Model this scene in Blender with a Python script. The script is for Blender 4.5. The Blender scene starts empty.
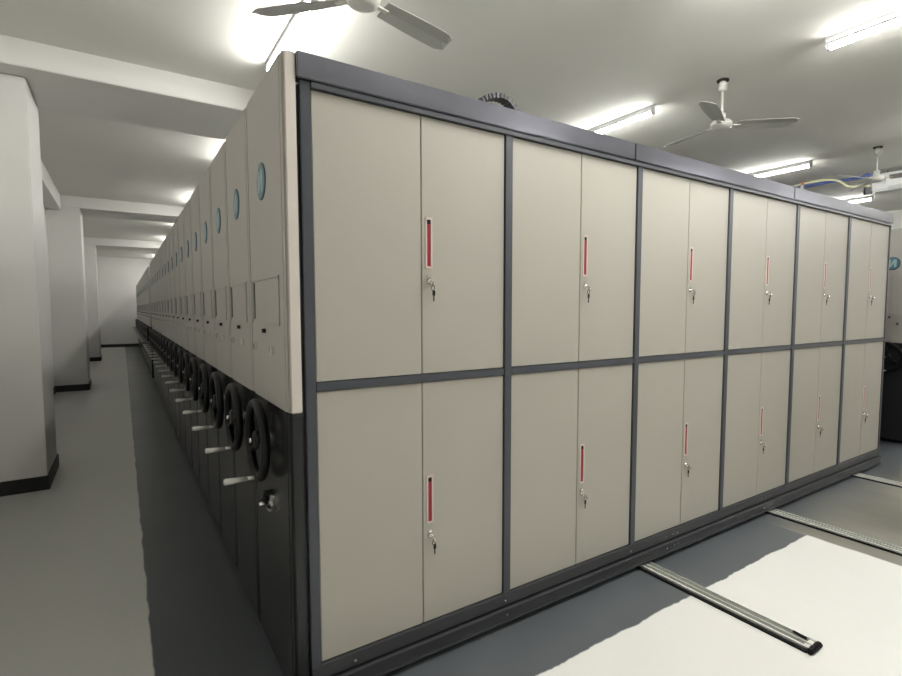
import bpy, bmesh, math, random
from mathutils import Vector, Matrix
random.seed(7)
PI = math.pi
C = bpy.context.scene.collection
scene = bpy.context.scene

# ------------------------------------------------------------------ materials
def mat(name, col, rough=.5, metal=0., noise=.0, scale=6., bump=0., emit=None, coat=0., spec=.5, bscale=80.):
    m = bpy.data.materials.new(name); m.use_nodes = True
    nt = m.node_tree; b = nt.nodes['Principled BSDF']
    b.inputs['Base Color'].default_value = (*col, 1)
    b.inputs['Roughness'].default_value = rough
    b.inputs['Metallic'].default_value = metal
    b.inputs['Specular IOR Level'].default_value = spec
    b.inputs['Coat Weight'].default_value = coat
    b.inputs['Coat Roughness'].default_value = .12
    tc = nt.nodes.new('ShaderNodeTexCoord')
    nz = nt.nodes.new('ShaderNodeTexNoise'); nz.inputs['Scale'].default_value = scale
    nz.inputs['Detail'].default_value = 5
    nt.links.new(tc.outputs['Object'], nz.inputs['Vector'])
    mx = nt.nodes.new('ShaderNodeMix'); mx.data_type = 'RGBA'
    mx.inputs[6].default_value = (*[c * (1 - noise) for c in col], 1)
    mx.inputs[7].default_value = (*[min(1, c * (1 + noise)) for c in col], 1)
    nt.links.new(nz.outputs['Fac'], mx.inputs[0]); nt.links.new(mx.outputs[2], b.inputs['Base Color'])
    if bump:
        n2 = nt.nodes.new('ShaderNodeTexNoise'); n2.inputs['Scale'].default_value = bscale
        nt.links.new(tc.outputs['Object'], n2.inputs['Vector'])
        bp = nt.nodes.new('ShaderNodeBump'); bp.inputs['Strength'].default_value = bump
        bp.inputs['Distance'].default_value = .002
        nt.links.new(n2.outputs['Fac'], bp.inputs['Height']); nt.links.new(bp.outputs['Normal'], b.inputs['Normal'])
    if emit:
        b.inputs['Emission Color'].default_value = (*emit[0], 1)
        b.inputs['Emission Strength'].default_value = emit[1]
    return m

M = dict(
    beige=mat('beige powder coated steel', (.395, .375, .325), .42, noise=.03, scale=3, bump=.12, bscale=300),
    panel=mat('side panel beige steel', (.375, .357, .325), .45, noise=.03, scale=3, bump=.1, bscale=300),
    roof=mat('dusty grey roof sheet', (.2, .2, .19), .6, noise=.1),  # unseen cabinet tops, tone set for light bounced onto the ceiling
    edge=mat('panel edge cream steel', (.62, .57, .52), .45, noise=.03),
    dark=mat('dark grey glossy steel', (.019, .020, .021), .26, noise=.08, scale=4, coat=.0, spec=.35),
    frame=mat('slate grey frame steel', (.052, .056, .068), .4, noise=.08, scale=5),
    beam=mat('slate grey header steel', (.22, .222, .26), .2, metal=.9, noise=.18, scale=3),
    base=mat('charcoal base channel', (.04, .041, .045), .4, noise=.15, scale=9),
    black=mat('black plastic', (.004, .004, .0045), .4, spec=.25),
    rubber=mat('black rubber seal', (.005, .005, .005), .8, spec=.15),
    chrome=mat('bright nickel metal', (.72, .71, .68), .22, metal=1.),
    grip=mat('pale polished grip', (.62, .61, .57), .25, metal=.3),
    red=mat('red handle recess', (.27, .010, .022), .4),
    hframe=mat('pinkish white handle frame', (.62, .52, .48), .4),
    badge=mat('teal badge enamel', (.075, .16, .19), .35),
    badge2=mat('badge pale centre', (.28, .40, .43), .35),
    badged=mat('badge dark rim', (.03, .08, .10), .35),
    wall=mat('off white emulsion', (.72, .71, .68), .85, noise=.04, scale=2, bump=.2, bscale=40),
    ceil=mat('ceiling plaster', (.75, .74, .69), .9, noise=.05, scale=1.2, bump=.2, bscale=30),
    skirt=mat('black skirting paint', (.018, .018, .02), .5),
    fan=mat('white fan enamel', (.60, .59, .55), .35),
    blade=mat('grey fan blade', (.36, .355, .33), .5),
    hole=mat('dark ceiling hook plate', (.03, .028, .025), .8),
    batten=mat('grey batten housing', (.45, .45, .45), .5),
    tube_new=mat('boosted fluorescent tube glow', (.9, .9, .9), .5, emit=((1., .995, .955), 300.)),  # strongest tube, boosted out of view to light doors and floor
    tube_mid=mat('fluorescent tube glow', (.9, .9, .9), .5, emit=((1., .995, .955), 125.)),
    tube_dim=mat('dimmed fluorescent tube glow', (.9, .9, .9), .5, emit=((1., .99, .95), 70.)),  # dimmed to limit the glow on the ceiling
    tube_down=mat('downward tube glow', (.9, .9, .9), .5, emit=((1., .99, .95), 135.)),  # lit on the underside only, to keep the aisle ceiling darker
    rail=mat('galvanised steel rail', (.72, .72, .68), .3, metal=.3, noise=.1, scale=20),
    groove=mat('rail groove grey green', (.14, .15, .125), .6),
    blue=mat('blue pipe wrap', (.05, .085, .27), .45),
    hose=mat('yellowed hose', (.62, .60, .42), .45),
    orange=mat('orange plastic cap', (.55, .16, .08), .5),
    white=mat('white plastic', (.55, .56, .55), .4),
    chain=mat('black cable carrier', (.008, .008, .009), .5),
    chain2=mat('grey cable carrier links', (.03, .03, .034), .5),
)

def floor_material():
    m = bpy.data.materials.new('painted concrete floor'); m.use_nodes = True
    nt = m.node_tree; N = nt.nodes; L = nt.links; b = N['Principled BSDF']
    tc = N.new('ShaderNodeTexCoord'); sp = N.new('ShaderNodeSeparateXYZ'); L.new(tc.outputs['Object'], sp.inputs[0])
    def noise(s, d=4, rough=.55, stretch=None):
        n = N.new('ShaderNodeTexNoise'); n.inputs['Scale'].default_value = s; n.inputs['Detail'].default_value = d
        n.inputs['Roughness'].default_value = rough
        if stretch:
            mp = N.new('ShaderNodeMapping'); mp.inputs['Scale'].default_value = stretch
            L.new(tc.outputs['Object'], mp.inputs[0]); L.new(mp.outputs[0], n.inputs['Vector'])
        else: L.new(tc.outputs['Object'], n.inputs['Vector'])
        return n.outputs['Fac']
    def mth(op, a, c, clamp=False):
        n = N.new('ShaderNodeMath'); n.operation = op; n.use_clamp = clamp
        for i, v in enumerate((a, c)):
            if v is None: continue
            if isinstance(v, (int, float)): n.inputs[i].default_value = v
            else: L.new(v, n.inputs[i])
        return n.outputs[0]
    def step(v, e, w):  # 0..1 across e-w..e+w
        n = N.new('ShaderNodeMapRange'); n.clamp = True
        L.new(v, n.inputs['Value']); n.inputs['From Min'].default_value = e - w; n.inputs['From Max'].default_value = e + w
        return n.outputs['Result']
    def mix(f, a, c):
        n = N.new('ShaderNodeMix'); n.data_type = 'RGBA'
        L.new(f, n.inputs[0])
        for i, v in ((6, a), (7, c)):
            if isinstance(v, tuple): n.inputs[i].default_value = (*v, 1)
            else: L.new(v, n.inputs[i])
        return n.outputs[2]
    x = mth('ADD', sp.outputs[0], mth('MULTIPLY', mth('SUBTRACT', noise(4, 3, .5, (.02, 1, .02)), .5), .03))
    y = mth('ADD', sp.outputs[1], mth('MULTIPLY', mth('SUBTRACT', noise(4, 4, .6, (1, .02, .02)), .5), .06))
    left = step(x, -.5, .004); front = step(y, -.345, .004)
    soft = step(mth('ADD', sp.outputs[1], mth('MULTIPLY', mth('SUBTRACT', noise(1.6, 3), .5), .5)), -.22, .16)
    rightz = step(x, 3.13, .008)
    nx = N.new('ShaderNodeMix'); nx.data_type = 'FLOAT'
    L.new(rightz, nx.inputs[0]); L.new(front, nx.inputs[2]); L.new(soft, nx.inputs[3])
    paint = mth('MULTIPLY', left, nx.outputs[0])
    big = noise(1.3, 4); fine = noise(26, 6); streak = noise(1., 4, .6, (1.2, .5, 1))
    conc = mix(big, (.60, .595, .565), (.68, .675, .645))
    conc = mix(mth('MULTIPLY', step(fine, .66, .12), .35), conc, (.60, .59, .55))
    aisle = mix(streak, (.48, .48, .455), (.58, .58, .55))
    conc = mix(step(mth('SUBTRACT', 0., sp.outputs[0]), .3, .3), conc, aisle)
    brown = mix(step(streak, .5, .16), (.085, .078, .060), (.19, .18, .15))
    conc = mix(rightz, conc, brown)
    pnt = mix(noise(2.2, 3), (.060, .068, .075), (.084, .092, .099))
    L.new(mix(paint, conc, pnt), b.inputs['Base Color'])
    r = N.new('ShaderNodeMix'); r.data_type = 'FLOAT'; L.new(paint, r.inputs[0])
    r.inputs[2].default_value = .42; r.inputs[3].default_value = .34
    rr = mth('ADD', r.outputs[0], mth('MULTIPLY', mth('SUBTRACT', big, .5), .1))
    L.new(rr, b.inputs['Roughness'])
    bp = N.new('ShaderNodeBump'); bp.inputs['Strength'].default_value = .05; bp.inputs['Distance'].default_value = .002
    L.new(noise(9, 4), bp.inputs['Height'])
    return m
M['floor'] = floor_material()

# ------------------------------------------------------------------ helpers
def box(bm, x0, x1, y0, y1, z0, z1, bev=0., mi=0):
    r = bmesh.ops.create_cube(bm, size=1.)
    for v in r['verts']:
        v.co = Vector(((x0 + x1) / 2 + v.co.x * (x1 - x0), (y0 + y1) / 2 + v.co.y * (y1 - y0), (z0 + z1) / 2 + v.co.z * (z1 - z0)))
    fs = {f for v in r['verts'] for f in v.link_faces}
    if bev:
        es = list({e for v in r['verts'] for e in v.link_edges})
        rb = bmesh.ops.bevel(bm, geom=es, offset=bev, segments=2, affect='EDGES')
        fs |= set(rb['faces'])
    for f in fs:
        if f.is_valid: f.material_index = mi
def cyl(bm, p, q, r, r2=None, seg=16, mi=0, caps=True):
    p, q = Vector(p), Vector(q); d = q - p
    res = bmesh.ops.create_cone(bm, cap_ends=caps, segments=seg, radius1=r, radius2=r if r2 is None else r2, depth=d.length)
    mt = Matrix.Translation((p + q) / 2) @ d.to_track_quat('Z', 'Y').to_matrix().to_4x4()
    bmesh.ops.transform(bm, matrix=mt, verts=res['verts'])
    for f in {f for v in res['verts'] for f in v.link_faces}: f.material_index = mi; f.smooth = len(f.verts) == 4
def lathe(bm, prof, mt=Matrix(), seg=32, mi=0):
    rings = []
    for r, z in prof:
        rings.append([bm.verts.new(mt @ Vector((max(r, 1e-4) * math.cos(2 * PI * k / seg), max(r, 1e-4) * math.sin(2 * PI * k / seg), z))) for k in range(seg)])
    for a, b in zip(rings, rings[1:]):
        for k in range(seg):
            f = bm.faces.new((a[k], a[(k + 1) % seg], b[(k + 1) % seg], b[k])); f.smooth = True; f.material_index = mi
    for ring, rev in ((rings[0], True), (rings[-1], False)):
        f = bm.faces.new(ring[::-1] if rev else ring); f.material_index = mi
def tube(bm, pts, r, seg=10, mi=0, closed=False):
    pts = [Vector(p) for p in pts]; n = len(pts); rings = []; up = None
    for i, p in enumerate(pts):
        a = pts[(i - 1) % n] if closed or i else p; b = pts[(i + 1) % n] if closed or i < n - 1 else p
        t = (b - a).normalized()
        if up is None: up = t.orthogonal().normalized()
        up = (up - t * up.dot(t)).normalized(); s = t.cross(up)
        rings.append([bm.verts.new(p + r * (math.cos(2 * PI * k / seg) * up + math.sin(2 * PI * k / seg) * s)) for k in range(seg)])
    for i in range(n if closed else n - 1):
        a, b = rings[i], rings[(i + 1) % n]
        off = 0
        if closed and i == n - 1:
            off = min(range(seg), key=lambda o: (a[0].co - b[o].co).length)
        for k in range(seg):
            f = bm.faces.new((a[k], a[(k + 1) % seg], b[(k + 1 + off) % seg], b[(k + off) % seg])); f.smooth = True; f.material_index = mi
    if not closed:
        bm.faces.new(rings[0][::-1]).material_index = mi; bm.faces.new(rings[-1]).material_index = mi
def spline(P, n=8):
    P = [Vector(p) for p in P]; out = []
    Q = [P[0]] + P + [P[-1]]
    for i in range(1, len(Q) - 2):
        for k in range(n):
            t = k / n; a, b, c, d = Q[i - 1], Q[i], Q[i + 1], Q[i + 2]
            out.append(.5 * ((2 * b) + (c - a) * t + (2 * a - 5 * b + 4 * c - d) * t * t + (3 * b - a - 3 * c + d) * t ** 3))
    out.append(P[-1]); return out
def obj(name, bm, mats, parent=None, loc=(0, 0, 0), label=None):
    bmesh.ops.recalc_face_normals(bm, faces=bm.faces)
    me = bpy.data.meshes.new(name); bm.to_mesh(me); bm.free()
    for m in (mats if isinstance(mats, (list, tuple)) else [mats]): me.materials.append(m)
    o = bpy.data.objects.new(name, me); C.objects.link(o); o.location = loc
    if parent: o.parent = parent
    if label: o['label'] = label
    return o
def B(): return bmesh.new()
def boxobj(name, dims, m, parent=None, bev=0., label=None, loc=(0, 0, 0)):
    b = B(); box(b, *dims, bev=bev); return obj(name, b, m, parent, loc, label)
def thing(name, label, cat, loc=(0, 0, 0), group=None):
    o = bpy.data.objects.new(name, None); C.objects.link(o); o.location = loc; o.empty_display_size = .1
    o['label'] = label; o['category'] = cat
    if group: o['group'] = group
    return o
def tag(o, label, cat, group=None):
    o['label'] = label; o['category'] = cat
    if group: o['group'] = group
    return o
def struct(o, label=None, cat=None):
    o['kind'] = 'structure'
    if label: o['label'] = label
    if cat: o['category'] = cat
    return o
KIDS = {}
def children(o): return [c for c in bpy.data.objects if c.parent == o]
def copy_tree(o, parent=None):
    c = o.copy(); C.objects.link(c); c.parent = parent
    for ch in KIDS.setdefault(o.name, children(o)): copy_tree(ch, c)
    return c

CEIL = 3.48; SOF = 3.28
BACK = 22.35; LEFT = -1.59; RIGHT = 12.6; FRONT = -6.5

# ------------------------------------------------------------------ room
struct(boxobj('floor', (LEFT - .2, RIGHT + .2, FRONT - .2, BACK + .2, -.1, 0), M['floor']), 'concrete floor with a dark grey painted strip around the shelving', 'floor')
struct(boxobj('ceiling', (LEFT - .2, RIGHT + .2, FRONT - .2, BACK + .2, CEIL, CEIL + .1), M['ceil']), 'grey white plastered ceiling slab', 'ceiling')
struct(boxobj('wall_left', (LEFT - .2, LEFT, FRONT - .2, BACK + .2, 0, CEIL), M['wall']), 'off white wall behind the row of pillars', 'wall')
struct(boxobj('wall_right', (RIGHT, RIGHT + .2, FRONT - .2, BACK + .2, 0, CEIL), M['wall']), 'white wall behind the far right shelving', 'wall')
struct(boxobj('wall_back', (LEFT, RIGHT, BACK, BACK + .2, 0, CEIL), M['wall']), 'pale wall closing the far end of the side aisle', 'wall')
struct(boxobj('wall_front', (LEFT, RIGHT, FRONT - .2, FRONT, 0, CEIL), M['wall']), 'off white wall on the viewer side of the room', 'wall')
struct(boxobj('baseboard_back', (LEFT, RIGHT, BACK - .015, BACK, 0, .12), M['skirt']), 'black skirting along the far end wall', 'baseboard')
struct(boxobj('baseboard_left', (LEFT, LEFT + .012, FRONT, BACK - .02, 0, .12), M['skirt']), 'black skirting along the left wall', 'baseboard')
# cross beams
beams = [(-3.1, -2.15), (3.29, 4.28), (9.75, 10.7), (16.1, 17.05)]
words = ['beam over the front of the room', 'nearest ceiling beam, above the first pillar', 'second ceiling beam, above the second pillar', 'farthest ceiling beam, above the third pillar']
for k, (a, b) in enumerate(beams):
    struct(boxobj('trim_%d' % (k + 1), (LEFT, RIGHT, a, b, SOF, CEIL), M['wall'], bev=.006), 'white plastered ' + words[k], 'beam')
lb = B()
edges = [FRONT] + [e for ab in beams for e in ab] + [BACK]
for i in range(0, len(edges), 2): box(lb, LEFT, -1.38, edges[i], edges[i + 1], SOF - .06, CEIL, bev=.004)
struct(obj('trim_5', lb, M['wall']), 'white beam running along the top of the left wall', 'beam')
# columns
cw = ['nearest white square pillar at the left edge of the view', 'second white square pillar along the side aisle', 'third, farthest white square pillar beside the aisle']
for k, y in enumerate((3.51, 9.76, 16.11)):
    c = boxobj('pillar', (-.489 + 0, 0, 0, .75, 0, SOF - .001), M['wall'], bev=.008, loc=(-1.112, y, 0))
    struct(c, cw[k], 'pillar')
    s = B()
    box(s, -.488, .012, -.012, .762, 0, .115, bev=.002)
    obj('skirting', s, M['skirt'], c, label='black painted skirting band')

# ------------------------------------------------------------------ lights
def light_fitting(x, y0, label, group, tm='tube'):
    t = thing('ceiling_light', label, 'light', (x, y0, CEIL), group)
    L = 1.2
    b = B(); box(b, -.026, .026, 0, L, -.040, 0, bev=.004); obj('housing', b, M['batten'], t)
    b = B()
    pr = [(.0, .0), (.02, .0)]
    lathe(b, [(.024, .03), (.024, L - .03)], Matrix.Translation((0, 0, -.066)) @ Matrix.Rotation(-PI / 2, 4, 'X'), 24)
    for f in b.faces:
        f.material_index = 1 if f.calc_center_median().z > -.066 + (.003 if tm == 'tube_down' else .0125) else 0
    obj('tube', b, [M[tm], M['batten']], t, label='glowing white tube')
    for e in (0, L - .03):
        b = B(); box(b, -.024, .024, e, e + .03, -.09, -.03, bev=.006); obj('end_cap', b, M['batten'], t)
    return t
G = 'strip lights on the ceiling'
rows = [(-1.22, 'a'), (1.47, 'b'), (4.75, 'c'), (8.1, 'd'), (11.3, 'e'), (14.6, 'f'), (17.8, 'g'), (20.4, 'h')]  # last row added to brighten the far end wall
xs = [.52, 3.88, 7.25, 10.52]
ll = {(1.47, 0): 'glowing strip light right above the near top corner of the cabinets',
      (1.47, 1): 'strip light just above the cabinet top, left of the spinning ceiling fan',
      (1.47, 2): 'strip light above the cabinet top between the middle fan and the hose',
      (1.47, 3): 'farthest right small strip light below the white air conditioner',
      (-1.22, 1): 'large bright strip light at the upper right corner of the view'}
# tubes of four brightnesses, set to balance the light, not by age
spots = []
for y, nm in rows:
    for i, x in enumerate(xs):
        kind = 'dim'
        if y == -1.22: kind = 'mid' if i == 0 else 'dim' if i == 1 else 'new'
        if y == 1.47: kind = 'mid' if i == 0 else 'dim'
        if y > 4: kind = 'down' if i == 0 else 'dim'
        if y > 4 and i == 0: x = .72
        if (y, i) == (-1.22, 0): x = 1.0  # unseen lamp, put here to brighten the near doors
        spots.append((x, y + (.38 if (y, i) == (1.47, 3) else 0), kind, ll.get((y, i))))
spots += [(2.3, -1.22, 'new', None), (3.88, -3.95, 'new', None), (7.25, -3.95, 'new', None), (10.52, -3.95, 'new', None)]  # lamps added out of view to brighten the floor and doors
kinds = {}
for x, y, kind, lab in spots:
    text = lab or ('added strip light out of view above the floor in front of the cabinets' if y < 0 else 'strip light hidden above the cabinets that only lights the ceiling')
    grp = G if lab else ('strip lights in front of the cabinets' if y < 0 else 'strip lights hidden above the shelving')
    if kind not in kinds: c = kinds[kind] = light_fitting(x, y, text, grp, 'tube_' + kind)
    else:
        c = copy_tree(kinds[kind]); c.location = (x, y, CEIL); c['label'] = text; c['group'] = grp

# ------------------------------------------------------------------ fans
def fan(x, y, ang, label):
    t = thing('ceiling_fan', label, 'fan', (x, y, CEIL), 'ceiling fans')
    b = B(); cyl(b, (0, 0, -.012), (0, 0, 0), .05, seg=20); obj('hook_plate', b, M['hole'], t)
    b = B()
    lathe(b, [(.012, -.10), (.034, -.095), (.036, -.03), (.02, -.012)]); obj('canopy', b, M['fan'], t)
    b = B(); cyl(b, (0, 0, -.34), (0, 0, -.08), .011); obj('rod', b, M['fan'], t)
    b = B(); lathe(b, [(.012, -.355), (.03, -.352), (.034, -.29), (.014, -.285)]); obj('rod_cover', b, M['fan'], t)
    b = B()
    lathe(b, [(.02, -.428), (.055, -.426), (.078, -.412), (.088, -.395), (.09, -.372), (.07, -.352), (.03, -.345)], seg=40)
    obj('motor', b, M['fan'], t)
    for k in range(3):
        a = math.radians(ang + 120 * k)
        b = B()
        n = 10
        top, bot = [], []
        for i in range(n + 1):
            s = i / n; r = .13 + .50 * s; w = .052 + .018 * math.sin(s * PI * .7)
            if i == n: w *= .6
            for lst, dz in ((top, .002), (bot, -.002)):
                lst.append([b.verts.new((r, -w, -.385 + dz + .016)), b.verts.new((r, 0, -.385 + dz + .004)), b.verts.new((r, w, -.385 + dz - .016))])
        for i in range(n):
            for j in range(2):
                b.faces.new((top[i][j], top[i + 1][j], top[i + 1][j + 1], top[i][j + 1]))
                b.faces.new((bot[i][j], bot[i][j + 1], bot[i + 1][j + 1], bot[i + 1][j]))
            for j in (0, 2): b.faces.new((top[i][j], bot[i][j], bot[i + 1][j], top[i + 1][j]))
        for i in (0, n):
            for j in range(2): b.faces.new((top[i][j], top[i][j + 1], bot[i][j + 1], bot[i][j]))
        o = obj('blade', b, M['blade'], t); o.rotation_euler = (0, 0, a)
        b = B(); box(b, .075, .16, -.016, .016, -.392, -.384, bev=.002); o2 = obj('blade_bracket', b, M['fan'], o)
fan(3.907, .79, 80, 'white three blade ceiling fan in the middle, between two strip lights')
fan(7.313, .763, 40, 'white ceiling fan farthest right, in front of the air conditioner')
fan(.56, .80, 14, 'ceiling fan cut off by the top edge, above the near cabinet corner')

# ------------------------------------------------------------------ shelving
PX0, PX1 = -.075, -.03       # side panel
TOP = 2.35; SPLIT = 1.108; LEN = 5.395
def side_parts(t, w, detail=False):
    """side panel with badge, label holder, knobs and handwheel, unit from y=0 to y=w"""
    b = B(); box(b, PX0, PX1, .003, w - .003, SPLIT, TOP, bev=.004)
    # shallow vertical fold near both edges
    box(b, PX0 - .0015, PX0 + .01, .035, w - .035, SPLIT + .0, TOP - .002, bev=.001)
    obj('upper_panel', b, M['panel'], t, label='beige upper side panel')
    b = B(); box(b, PX0, PX1, .003, w - .003, .03, SPLIT, bev=.004)
    box(b, PX0 - .0015, PX0 + .01, .035, w - .035, .04, SPLIT - .001, bev=.001)
    low = obj('lower_panel', b, M['dark'], t, label='glossy dark grey lower side panel')
    b = B(); box(b, PX0 + .007, PX1 - .002, w - .0029, w - .0002, .05, TOP - .01)
    obj('rubber_seal', b, M['rubber'], t)
    cy = w * .5 + .035 if w > .56 else w * .5
    f = PX0 - .0015
    RX = Matrix.Translation((f, cy, 1.977)) @ Matrix.Rotation(-PI / 2, 4, 'Y')
    b = B(); lathe(b, [(.072, 0), (.072, .003), (.066, .004)], RX, 40, 0)
    RX2 = Matrix.Translation((f - .0035, cy, 1.977)) @ Matrix.Rotation(-PI / 2, 4, 'Y')
    bd = obj('badge', b, M['badged'], t, label='round teal emblem badge')
    b = B(); lathe(b, [(.064, 0), (.064, .001), (.063, .0015)], RX2, 40, 0)
    obj('badge_face', b, M['badge'], bd)
    b = B()
    e = f - .0048
    for s in (-1, 1):
        box(b, e - .0012, e, cy + s * .026 - .011, cy + s * .026 + .011, 1.977 - .042, 1.977 + .042, bev=.0005)
    v = [Vector((0, -.034, .042)), Vector((0, -.012, .042)), Vector((0, .034, -.042)), Vector((0, .012, -.042))]
    lo = [b.verts.new(Vector((e, cy, 1.977)) + p) for p in v]; hi = [b.verts.new(Vector((e - .0015, cy, 1.977)) + p) for p in v]
    b.faces.new(lo); b.faces.new(hi[::-1])
    for i in range(4): b.faces.new((lo[i], lo[(i + 1) % 4], hi[(i + 1) % 4], hi[i]))
    obj('emblem', b, M['badge2'], bd)
    # card holder frame
    y0, y1, z0, z1 = .09, w - .04, 1.415, 1.60
    b = B()
    for d in ((y0, y1, z0, z0 + .007), (y0, y1, z1 - .007, z1), (y0, y0 + .007, z0, z1), (y1 - .007, y1, z0, z1)):
        box(b, f - .004, f, d[0], d[1], d[2], d[3], bev=.001)
    ch = obj('card_holder', b, M['panel'], t)
    b = B(); box(b, f - .003, f + .001, y1 - .045, y1 - .028, z0 + .02, z1 - .012); obj('slot', b, M['base'], ch, label='dark narrow slot')
    b = B(); cyl(b, (f, cy, 1.39), (f - .012, cy, 1.39), .009); cyl(b, (f - .012, cy, 1.39), (f - .014, cy, 1.39), .009, .006)
    obj('lock', b, M['black'], t, label='small black round lock')
    for ky in (.197, w - .108):
        b = B(); box(b, f - .016, f + .001, ky - .011, ky + .011, 1.303, 1.335, bev=.004)
        box(b, f - .0175, f - .015, ky - .004, ky + .004, 1.308, 1.330, bev=.001, mi=1)
        obj('latch_knob', b, [M['chrome'], M['black']], t, label='small chrome latch knob')
    # handwheel
    hz = .952; R = .148; hx = f - .043
    b = B()
    pts = [(hx, cy + R * math.cos(2 * PI * k / 40), hz + R * math.sin(2 * PI * k / 40)) for k in range(40)]
    tube(b, pts, .0185, 12, closed=True)
    for k in range(3):
        a = 2 * PI * k / 3 + PI / 2
        p = (hx, cy + (R - .005) * math.cos(a), hz + (R - .005) * math.sin(a))
        cyl(b, (hx + .012, cy, hz), p, .014, .010)
    lathe(b, [(.038, -.014), (.038, .012), (.03, .02)], Matrix.Translation((hx + .006, cy, hz)) @ Matrix.Rotation(-PI / 2, 4, 'Y'), 24)
    wh = obj('handwheel', b, M['black'], t, label='black three spoke handwheel')
    b = B(); cyl(b, (f + .001, cy, hz), (hx + .01, cy, hz), .017); lathe(b, [(.034, 0), (.034, .005), (.026, .009)], Matrix.Translation((f, cy, hz)) @ Matrix.Rotation(-PI / 2, 4, 'Y'), 24)
    obj('axle', b, M['chrome'], wh)
    b = B(); cyl(b, (hx - .020, cy, hz), (hx - .029, cy, hz), .012, .009, mi=0); obj('hub_cap', b, M['chrome'], wh, label='chrome hub cap')
    b = B(); gx = hx - .012; gy = cy - .01; gz = hz - R
    cyl(b, (gx, gy, gz), (gx - .035, gy, gz), .007, .0085)
    cyl(b, (gx - .03, gy, gz), (gx - .112, gy, gz), .0085, .0135)
    cyl(b, (gx - .112, gy, gz), (gx - .118, gy, gz), .0135, .009)
    obj('crank_grip', b, M['grip'], wh, label='pale metal turning grip')

# --- the near unit with the doors facing the viewer
u0 = thing('mobile_cabinet', 'long steel cabinet with two rows of beige double doors facing the viewer', 'cabinet', (0, 0, 0))
W = .9; DEP = .586
boxobj('carcass', (-.03, LEN, .022, DEP - .006, .10, 2.25), M['frame'], u0)
side_parts(u0, DEP)
# cream edge of the side panel facing the doors, two-tone
b = B(); box(b, PX0 + .006, PX1 - .001, -.008, .004, SPLIT, TOP - .002, bev=.003)
obj('panel_edge', b, M['edge'], u0, label='pale cream vertical panel edge')
b = B(); box(b, PX0 + .006, PX1 - .001, -.008, .004, .03, SPLIT, bev=.003)
obj('panel_edge', b, M['dark'], u0, label='dark grey vertical panel edge')
# frame: posts and rails
zT, zM, zB = 2.2407, 1.1942, .1525
for n in range(7):
    xx = n * W
    a, c = (xx - .017, xx + .02) if n == 0 else ((xx - .026, xx - .002) if n == 6 else (xx - .02, xx + .02))
    boxobj('post', (a, c, -.006, .03, zB - .03, 2.262), M['frame'], u0, bev=.002)
for n in range(6):
    boxobj('middle_rail', (n * W + .021, n * W + W - .021, -.004, .03, zM - .016, zM + .016), M['frame'], u0, bev=.002)
boxobj('top_rail', (.021, 6 * W - .02, -.012, .03, zT, zT + .021), M['frame'], u0, bev=.002)
boxobj('bottom_rail', (-.017, 6 * W - .002, -.010, .05, .094, zB - .001), M['base'], u0, bev=.003)
boxobj('top_panel', (-.029, LEN, .036, DEP - .006, 2.25, 2.262), M['roof'], u0, label='grey steel top sheet')
# header in three lengths
for a, c in ((-.029, 1.735), (1.74, 3.49), (3.495, LEN + .001)):
    b = B(); box(b, a, c, -.018, .035, 2.264, 2.352, bev=.003)
    obj('header_panel', b, M['beam'], u0)
boxobj('header_end_cap', (LEN + .001, LEN + .006, -.014, .03, 2.266, 2.35), M['base'], u0)
# base channel with lips
b = B()
box(b, -.02, LEN + .006, -.024, .06, .028, .084, bev=.003)
box(b, -.02, LEN + .006, -.032, -.02, .082, .090, bev=.002)
box(b, -.02, LEN + .006, -.032, -.02, .026, .034, bev=.002)
obj('base_channel', b, M['base'], u0)
boxobj('plinth', (.0, LEN, .07, DEP - .02, .03, .1), M['black'], u0)
def bolt(x, z, y):
    b = B(); cyl(b, (x, y + .001, z), (x, y - .004, z), .0065, .005, seg=10); obj('bolt', b, M['chrome'], u0)
for x in (.15, .887, 1.78, 2.10, 2.17, 2.215, 3.21, 3.27, 3.33, 4.45): bolt(x, .118, -.010)
for x in (.13, .887, 2.095, 2.165, 2.205, 3.22, 3.34, 4.99): bolt(x, .058, -.024)

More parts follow.
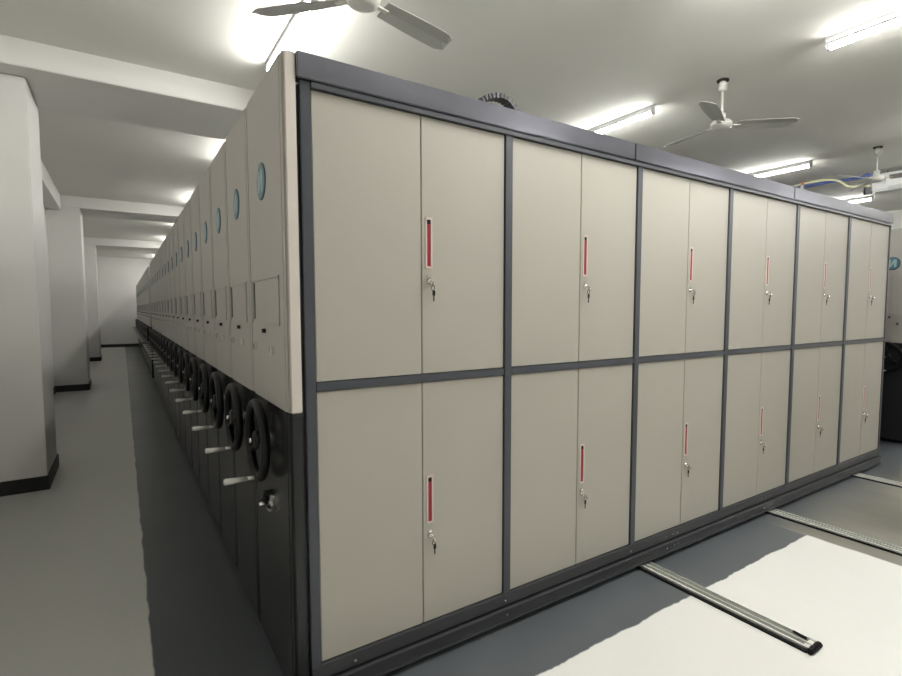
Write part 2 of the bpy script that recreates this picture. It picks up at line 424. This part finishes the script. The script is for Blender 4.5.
def make_door(name, w, h, hand):
    """door mesh from x=0..w, z=0..h, front at y=0; hand door carries handle, lock and key"""
    b = B(); box(b, 0, w, 0, .018, 0, h, bev=.0025)
    d = obj('door', b, M['beige'])
    if hand:
        hx, hz = .016, (.425 if name == 'low' else .428)   # handle bottom, relative to door bottom
        ww, hh = .033, .205
        b = B()
        box(b, hx, hx + .008, -.003, .002, hz, hz + hh, bev=.001); box(b, hx + ww - .008, hx + ww, -.003, .002, hz, hz + hh, bev=.001)
        box(b, hx, hx + ww, -.003, .002, hz, hz + .009, bev=.001); box(b, hx, hx + ww, -.003, .002, hz + hh - .009, hz + hh, bev=.001)
        hd = obj('handle', b, M['hframe'], d, label='slim pinkish white handle frame with red recess')
        b = B(); box(b, hx + .007, hx + ww - .007, -.0012, .002, hz + .008, hz + hh - .008, bev=.0004)
        box(b, hx + .008, hx + ww - .008, -.0016, .0, hz + hh - .026, hz + hh - .010, mi=1)
        obj('red_recess', b, [M['red'], M['black']], hd)
        lz = hz - .052; lx = hx + .017
        b = B(); lathe(b, [(.013, 0), (.013, .004), (.0095, .009), (.009, .013)], Matrix.Translation((lx, 0, lz)) @ Matrix.Rotation(PI / 2, 4, 'X'), 20)
        box(b, lx - .008, lx + .006, -.006, .001, lz + .012, lz + .026, bev=.002)
        lk = obj('lock', b, M['chrome'], d, label='chrome cam lock')
        b = B(); box(b, lx - .0015, lx + .0015, -.030, -.012, lz - .004, lz + .004, mi=0)
        for k in range(1):
            lathe(b, [(.004, -.0015), (.0095, -.0015), (.0095, .0015), (.004, .0015)], Matrix.Translation((lx + .004, -.030, lz - .012)) @ Matrix.Rotation(PI / 2, 4, 'Y'), 16)
        obj('key', b, M['chrome'], lk)
        b = B(); box(b, lx + .008, lx + .021, -.017, -.012, lz - .058, lz - .036, bev=.002); box(b, lx + .012, lx + .017, -.015, -.013, lz - .080, lz - .058)
        tube(b, [(lx + .007 + .008 * math.cos(a), -.02, lz - .026 + .011 * math.sin(a)) for a in [2 * PI * k / 12 for k in range(12)]], .0012, 6, closed=True)
        obj('key_fob', b, M['black'], lk, label='small black spare key hanging from the lock')
    return d
protos = {}
for n in range(6):
    x0 = n * W + .0225; x1 = (n + 1) * W - .0225; sm = n * W + .458
    for row, (z0, z1) in (('low', (zB + .002, zM - .0185)), ('up', (zM + .0185, zT - .0015))):
        for side, (a, c) in (('l', (x0, sm - .0013)), ('r', (sm + .0013, x1))):
            key = (row, side)
            if key not in protos:
                d = protos[key] = make_door(row, c - a, z1 - z0, side == 'r')
            else: d = copy_tree(protos[key])
            d.parent = u0; d.location = (a, .002, z0)
KIDS.clear()
# latch hardware low on the near side panel
b = B()
f = PX0 - .0015
for dy, dz, s in ((.31, .735, .011), (.345, .70, .013)): cyl(b, (f + .002, dy, dz), (f - .03, dy, dz), s, seg=14)
obj('release_button', b, M['black'], u0, label='two small black release buttons')
b = B(); box(b, f - .012, f + .001, .262, .295, .690, .735, bev=.003); box(b, f - .02, f - .008, .255, .300, .672, .682, bev=.002); cyl(b, (f, .36, .675), (f - .035, .36, .672), .008)
obj('floor_lock_latch', b, M['chrome'], u0, label='chrome latch under the handwheel')

# --- all the further units
w = .545
u1 = thing('mobile_shelving', 'x', 'shelving unit', (0, DEP, 0))
boxobj('carcass', (-.03, LEN, .006, w - .006, .10, 2.25), M['frame'], u1)
boxobj('top_panel', (-.029, LEN, .006, w - .006, 2.25, 2.262), M['roof'], u1, label='grey steel top sheet')
boxobj('base_channel', (-.02, LEN, .008, w - .008, .03, .098), M['base'], u1)
side_parts(u1, w)
wheels = None
ordn = ['second', 'third', 'fourth', 'fifth', 'sixth', 'seventh', 'eighth', 'ninth', 'tenth', 'eleventh', 'twelfth', 'thirteenth', 'fourteenth', 'fifteenth', 'sixteenth', 'seventeenth']
GN = 'shelving units of the long near block along the aisle'; GF = 'shelving units beyond the aisle gap'
N1 = 17
for k in range(N1):
    u = u1 if k == 0 else copy_tree(u1)
    u.location = (0, DEP + k * w, 0); u['group'] = GN
    if k == N1 - 1: u['label'] = 'last beige and dark grey shelving unit of the near block, before the narrow gap'
    elif k == 0: u['label'] = 'narrow beige and dark grey shelving unit directly behind the long door cabinet'
    else: u['label'] = 'beige and dark grey shelving unit %s in the row from the near corner' % ordn[k]
y0 = 10.62
N2 = 20
for k in range(N2):
    u = copy_tree(u1); u.location = (0, y0 + k * w, 0); u['group'] = GF
    if k == 0: u['label'] = 'first small shelving unit beyond the dark gap in the far row'
    elif k == N2 - 1: u['label'] = 'farthest shelving unit, nearest the end wall of the aisle'
    else: u['label'] = 'distant shelving unit in the far row between the gap and the end wall'
# block across the right hand aisle
for k in range(2):
    u = copy_tree(u1); u.location = (6.58, .035 + k * w, 0); u['group'] = 'shelving units across the right hand aisle'
    u['label'] = ['far right shelving unit, its teal badge and handwheel beside the end of the door cabinet', 'shelving unit hidden behind the far right one'][k]

# ------------------------------------------------------------------ rails
def rail(x, y0, y1, label):
    t = thing('floor_rail', label, 'rail', (x, 0, 0), 'floor rails the cabinets roll on')
    b = B()
    box(b, -.038, .044, y0, y1, 0, .010, bev=.002)
    for a, c in ((-.038, -.026), (.001, .007), (.040, .044)): box(b, a, c, y0, y1, .009, .017, bev=.001)
    obj('track', b, M['rail'], t)
    for a, c in ((-.0255, .0005), (.0075, .0395)):
        b = B(); box(b, a, c, y0 + .03, y1, .0098, .0125); obj('groove', b, M['groove'], t, label='dull grey green groove')
    b = B(); box(b, -.060, .046, y0 - .022, y0 + .004, 0, .022, bev=.006); obj('end_stop', b, M['rubber'], t, label='black rubber end stop')
    b = B(); box(b, -.060, -.0385, y0, y1, 0, .008, bev=.002); obj('edge_strip', b, M['rubber'], t, label='black strip along the rail')
    b = B(); cyl(b, (.024, y0 + .035, .018), (.024, y0 + .09, .022), .006); obj('stop_pin', b, M['black'], t)
    if x > 3 and x < 4:
        b = B(); cyl(b, (-.050, -.28, .007), (-.050, -.28, .018), .007); obj('screw', b, M['chrome'], t)
rail(1.900, -.885, .5, 'nearest steel floor rail ending with a black stop on the pale floor')
rail(3.34, -1.6, .5, 'middle steel floor rail at the right, running out of view')
rail(4.83, -1.6, .5, 'farthest steel floor rail near the right end of the cabinet')

# ------------------------------------------------------------------ cable carrier on the top
t = thing('cable_carrier', 'black ribbed cable carrier arching over the cabinet top', 'cable carrier', (.86, .07, 2.262))
b = B(); n = 15; prev = None
P = [(-.14, 0, .012), (-.10, 0, .085), (-.062, 0, .130), (-.016, 0, .154), (.04, 0, .166), (.088, 0, .154), (.128, 0, .106), (.15, 0, .0)]
S = spline([Vector(p) for p in P], 5)
lk = B()
for i in range(len(S) - 1):
    a, c = S[i], S[i + 1]; d = (c - a)
    q = Matrix.Translation((a + c) / 2) @ Matrix.Rotation(-math.atan2(d.z, d.x), 4, 'Y')
    tgt, h, wd = (b, .0115, .026) if i % 2 else (lk, .0095, .023)
    r = bmesh.ops.create_cube(tgt, size=1)
    for v in r['verts']: v.co = q @ Vector((v.co.x * d.length * 1.12, v.co.y * wd * 2, v.co.z * h * 2))
obj('rib', b, M['chain'], t); obj('link', lk, M['chain2'], t)

# ------------------------------------------------------------------ air conditioner and its pipes
t = thing('air_conditioner', 'white air conditioner under the ceiling at the far right', 'air conditioner', (8.62, .1, CEIL))
b = B(); box(b, 0, .24, -.25, 1.15, -.30, -.055, bev=.02); obj('body', b, M['white'], t)
b = B(); box(b, -.004, .01, -.2, .95, -.285, -.245, bev=.003)
obj('air_outlet', b, M['batten'], t)
b = B(); box(b, -.006, .006, .98, 1.10, -.20, -.10, bev=.003); obj('control_panel', b, M['batten'], t)
for yy in (-.1, 1.0):
    b = B(); cyl(b, (.12, yy, -.06), (.12, yy, 0), .008); obj('hanger', b, M['chrome'], t)
b = B(); box(b, .02, .06, 1.15, 1.25, -.32, -.22, bev=.004); box(b, .02, .06, 1.22, 1.25, -.32, -.16, bev=.004); obj('bracket', b, M['base'], t)
b = B(); tube(b, spline([(8.70, 1.25, 3.395), (8.62, 1.30, 3.44), (8.56, 1.40, 3.405), (8.52, 1.75, 3.415), (8.5, 2.15, 3.41), (8.5, 2.8, 3.41)]), .022)
tag(obj('water_pipe', b, M['blue']), 'blue wrapped pipe running from the air conditioner', 'pipe')
b = B(); tube(b, spline([(8.70, 1.25, 3.28), (8.60, 1.34, 3.285), (8.52, 1.5, 3.30), (8.5, 1.62, 3.40), (8.5, 1.80, 3.452), (8.5, 2.1, 3.455), (8.5, 2.4, 3.43), (8.5, 2.9, 3.42)]), .018)
tag(obj('drain_hose', b, M['hose']), 'pale yellow hose curving above the blue pipe', 'hose')
b = B(); cyl(b, (8.45, 2.10, 3.37), (8.45, 2.10, 3.43), .028, .024, mi=0); cyl(b, (8.45, 2.10, 3.43), (8.45, 2.10, 3.475), .018, .02, mi=1)
tag(obj('pipe_clip', b, [M['white'], M['orange']]), 'small orange and white fitting holding the blue pipe', 'pipe fitting')

# ------------------------------------------------------------------ world, camera, view
wd = bpy.data.worlds.new('world'); scene.world = wd; wd.use_nodes = True
wd.node_tree.nodes['Background'].inputs[0].default_value = (.5, .5, .5, 1)
wd.node_tree.nodes['Background'].inputs[1].default_value = .0
cam = bpy.data.cameras.new('camera'); co = bpy.data.objects.new('camera', cam); C.objects.link(co)
CX, CY, CZ, YAW, PIT, ROLL, F, PX, PY = (-0.55262, -1.83350, 1.47610, 0.58706, -0.06777, 0.00014, 514.59452, 14.01378, 6.16997)
cy_, sy_, cp_, sp_ = math.cos(YAW), math.sin(YAW), math.cos(PIT), math.sin(PIT)
fw = Vector((sy_ * cp_, cy_ * cp_, sp_)); rt = Vector((cy_, -sy_, 0)); up = rt.cross(fw)
c, s = math.cos(ROLL), math.sin(ROLL)
r2, u2 = c * rt + s * up, -s * rt + c * up
mw = Matrix((r2, u2, -fw)).transposed().to_4x4(); mw.translation = (CX, CY, CZ)
co.matrix_world = mw
cam.sensor_fit = 'HORIZONTAL'; cam.sensor_width = 36; cam.lens = F / 902 * 36
cam.shift_x = -PX / 902; cam.shift_y = PY / 902; cam.clip_start = .05
scene.camera = co
vs = scene.view_settings
scene.display_settings.display_device = 'sRGB'
vs.view_transform = 'Standard'; vs.look = 'None'; vs.gamma = 1; vs.use_curve_mapping = False
vs.exposure = 0.0
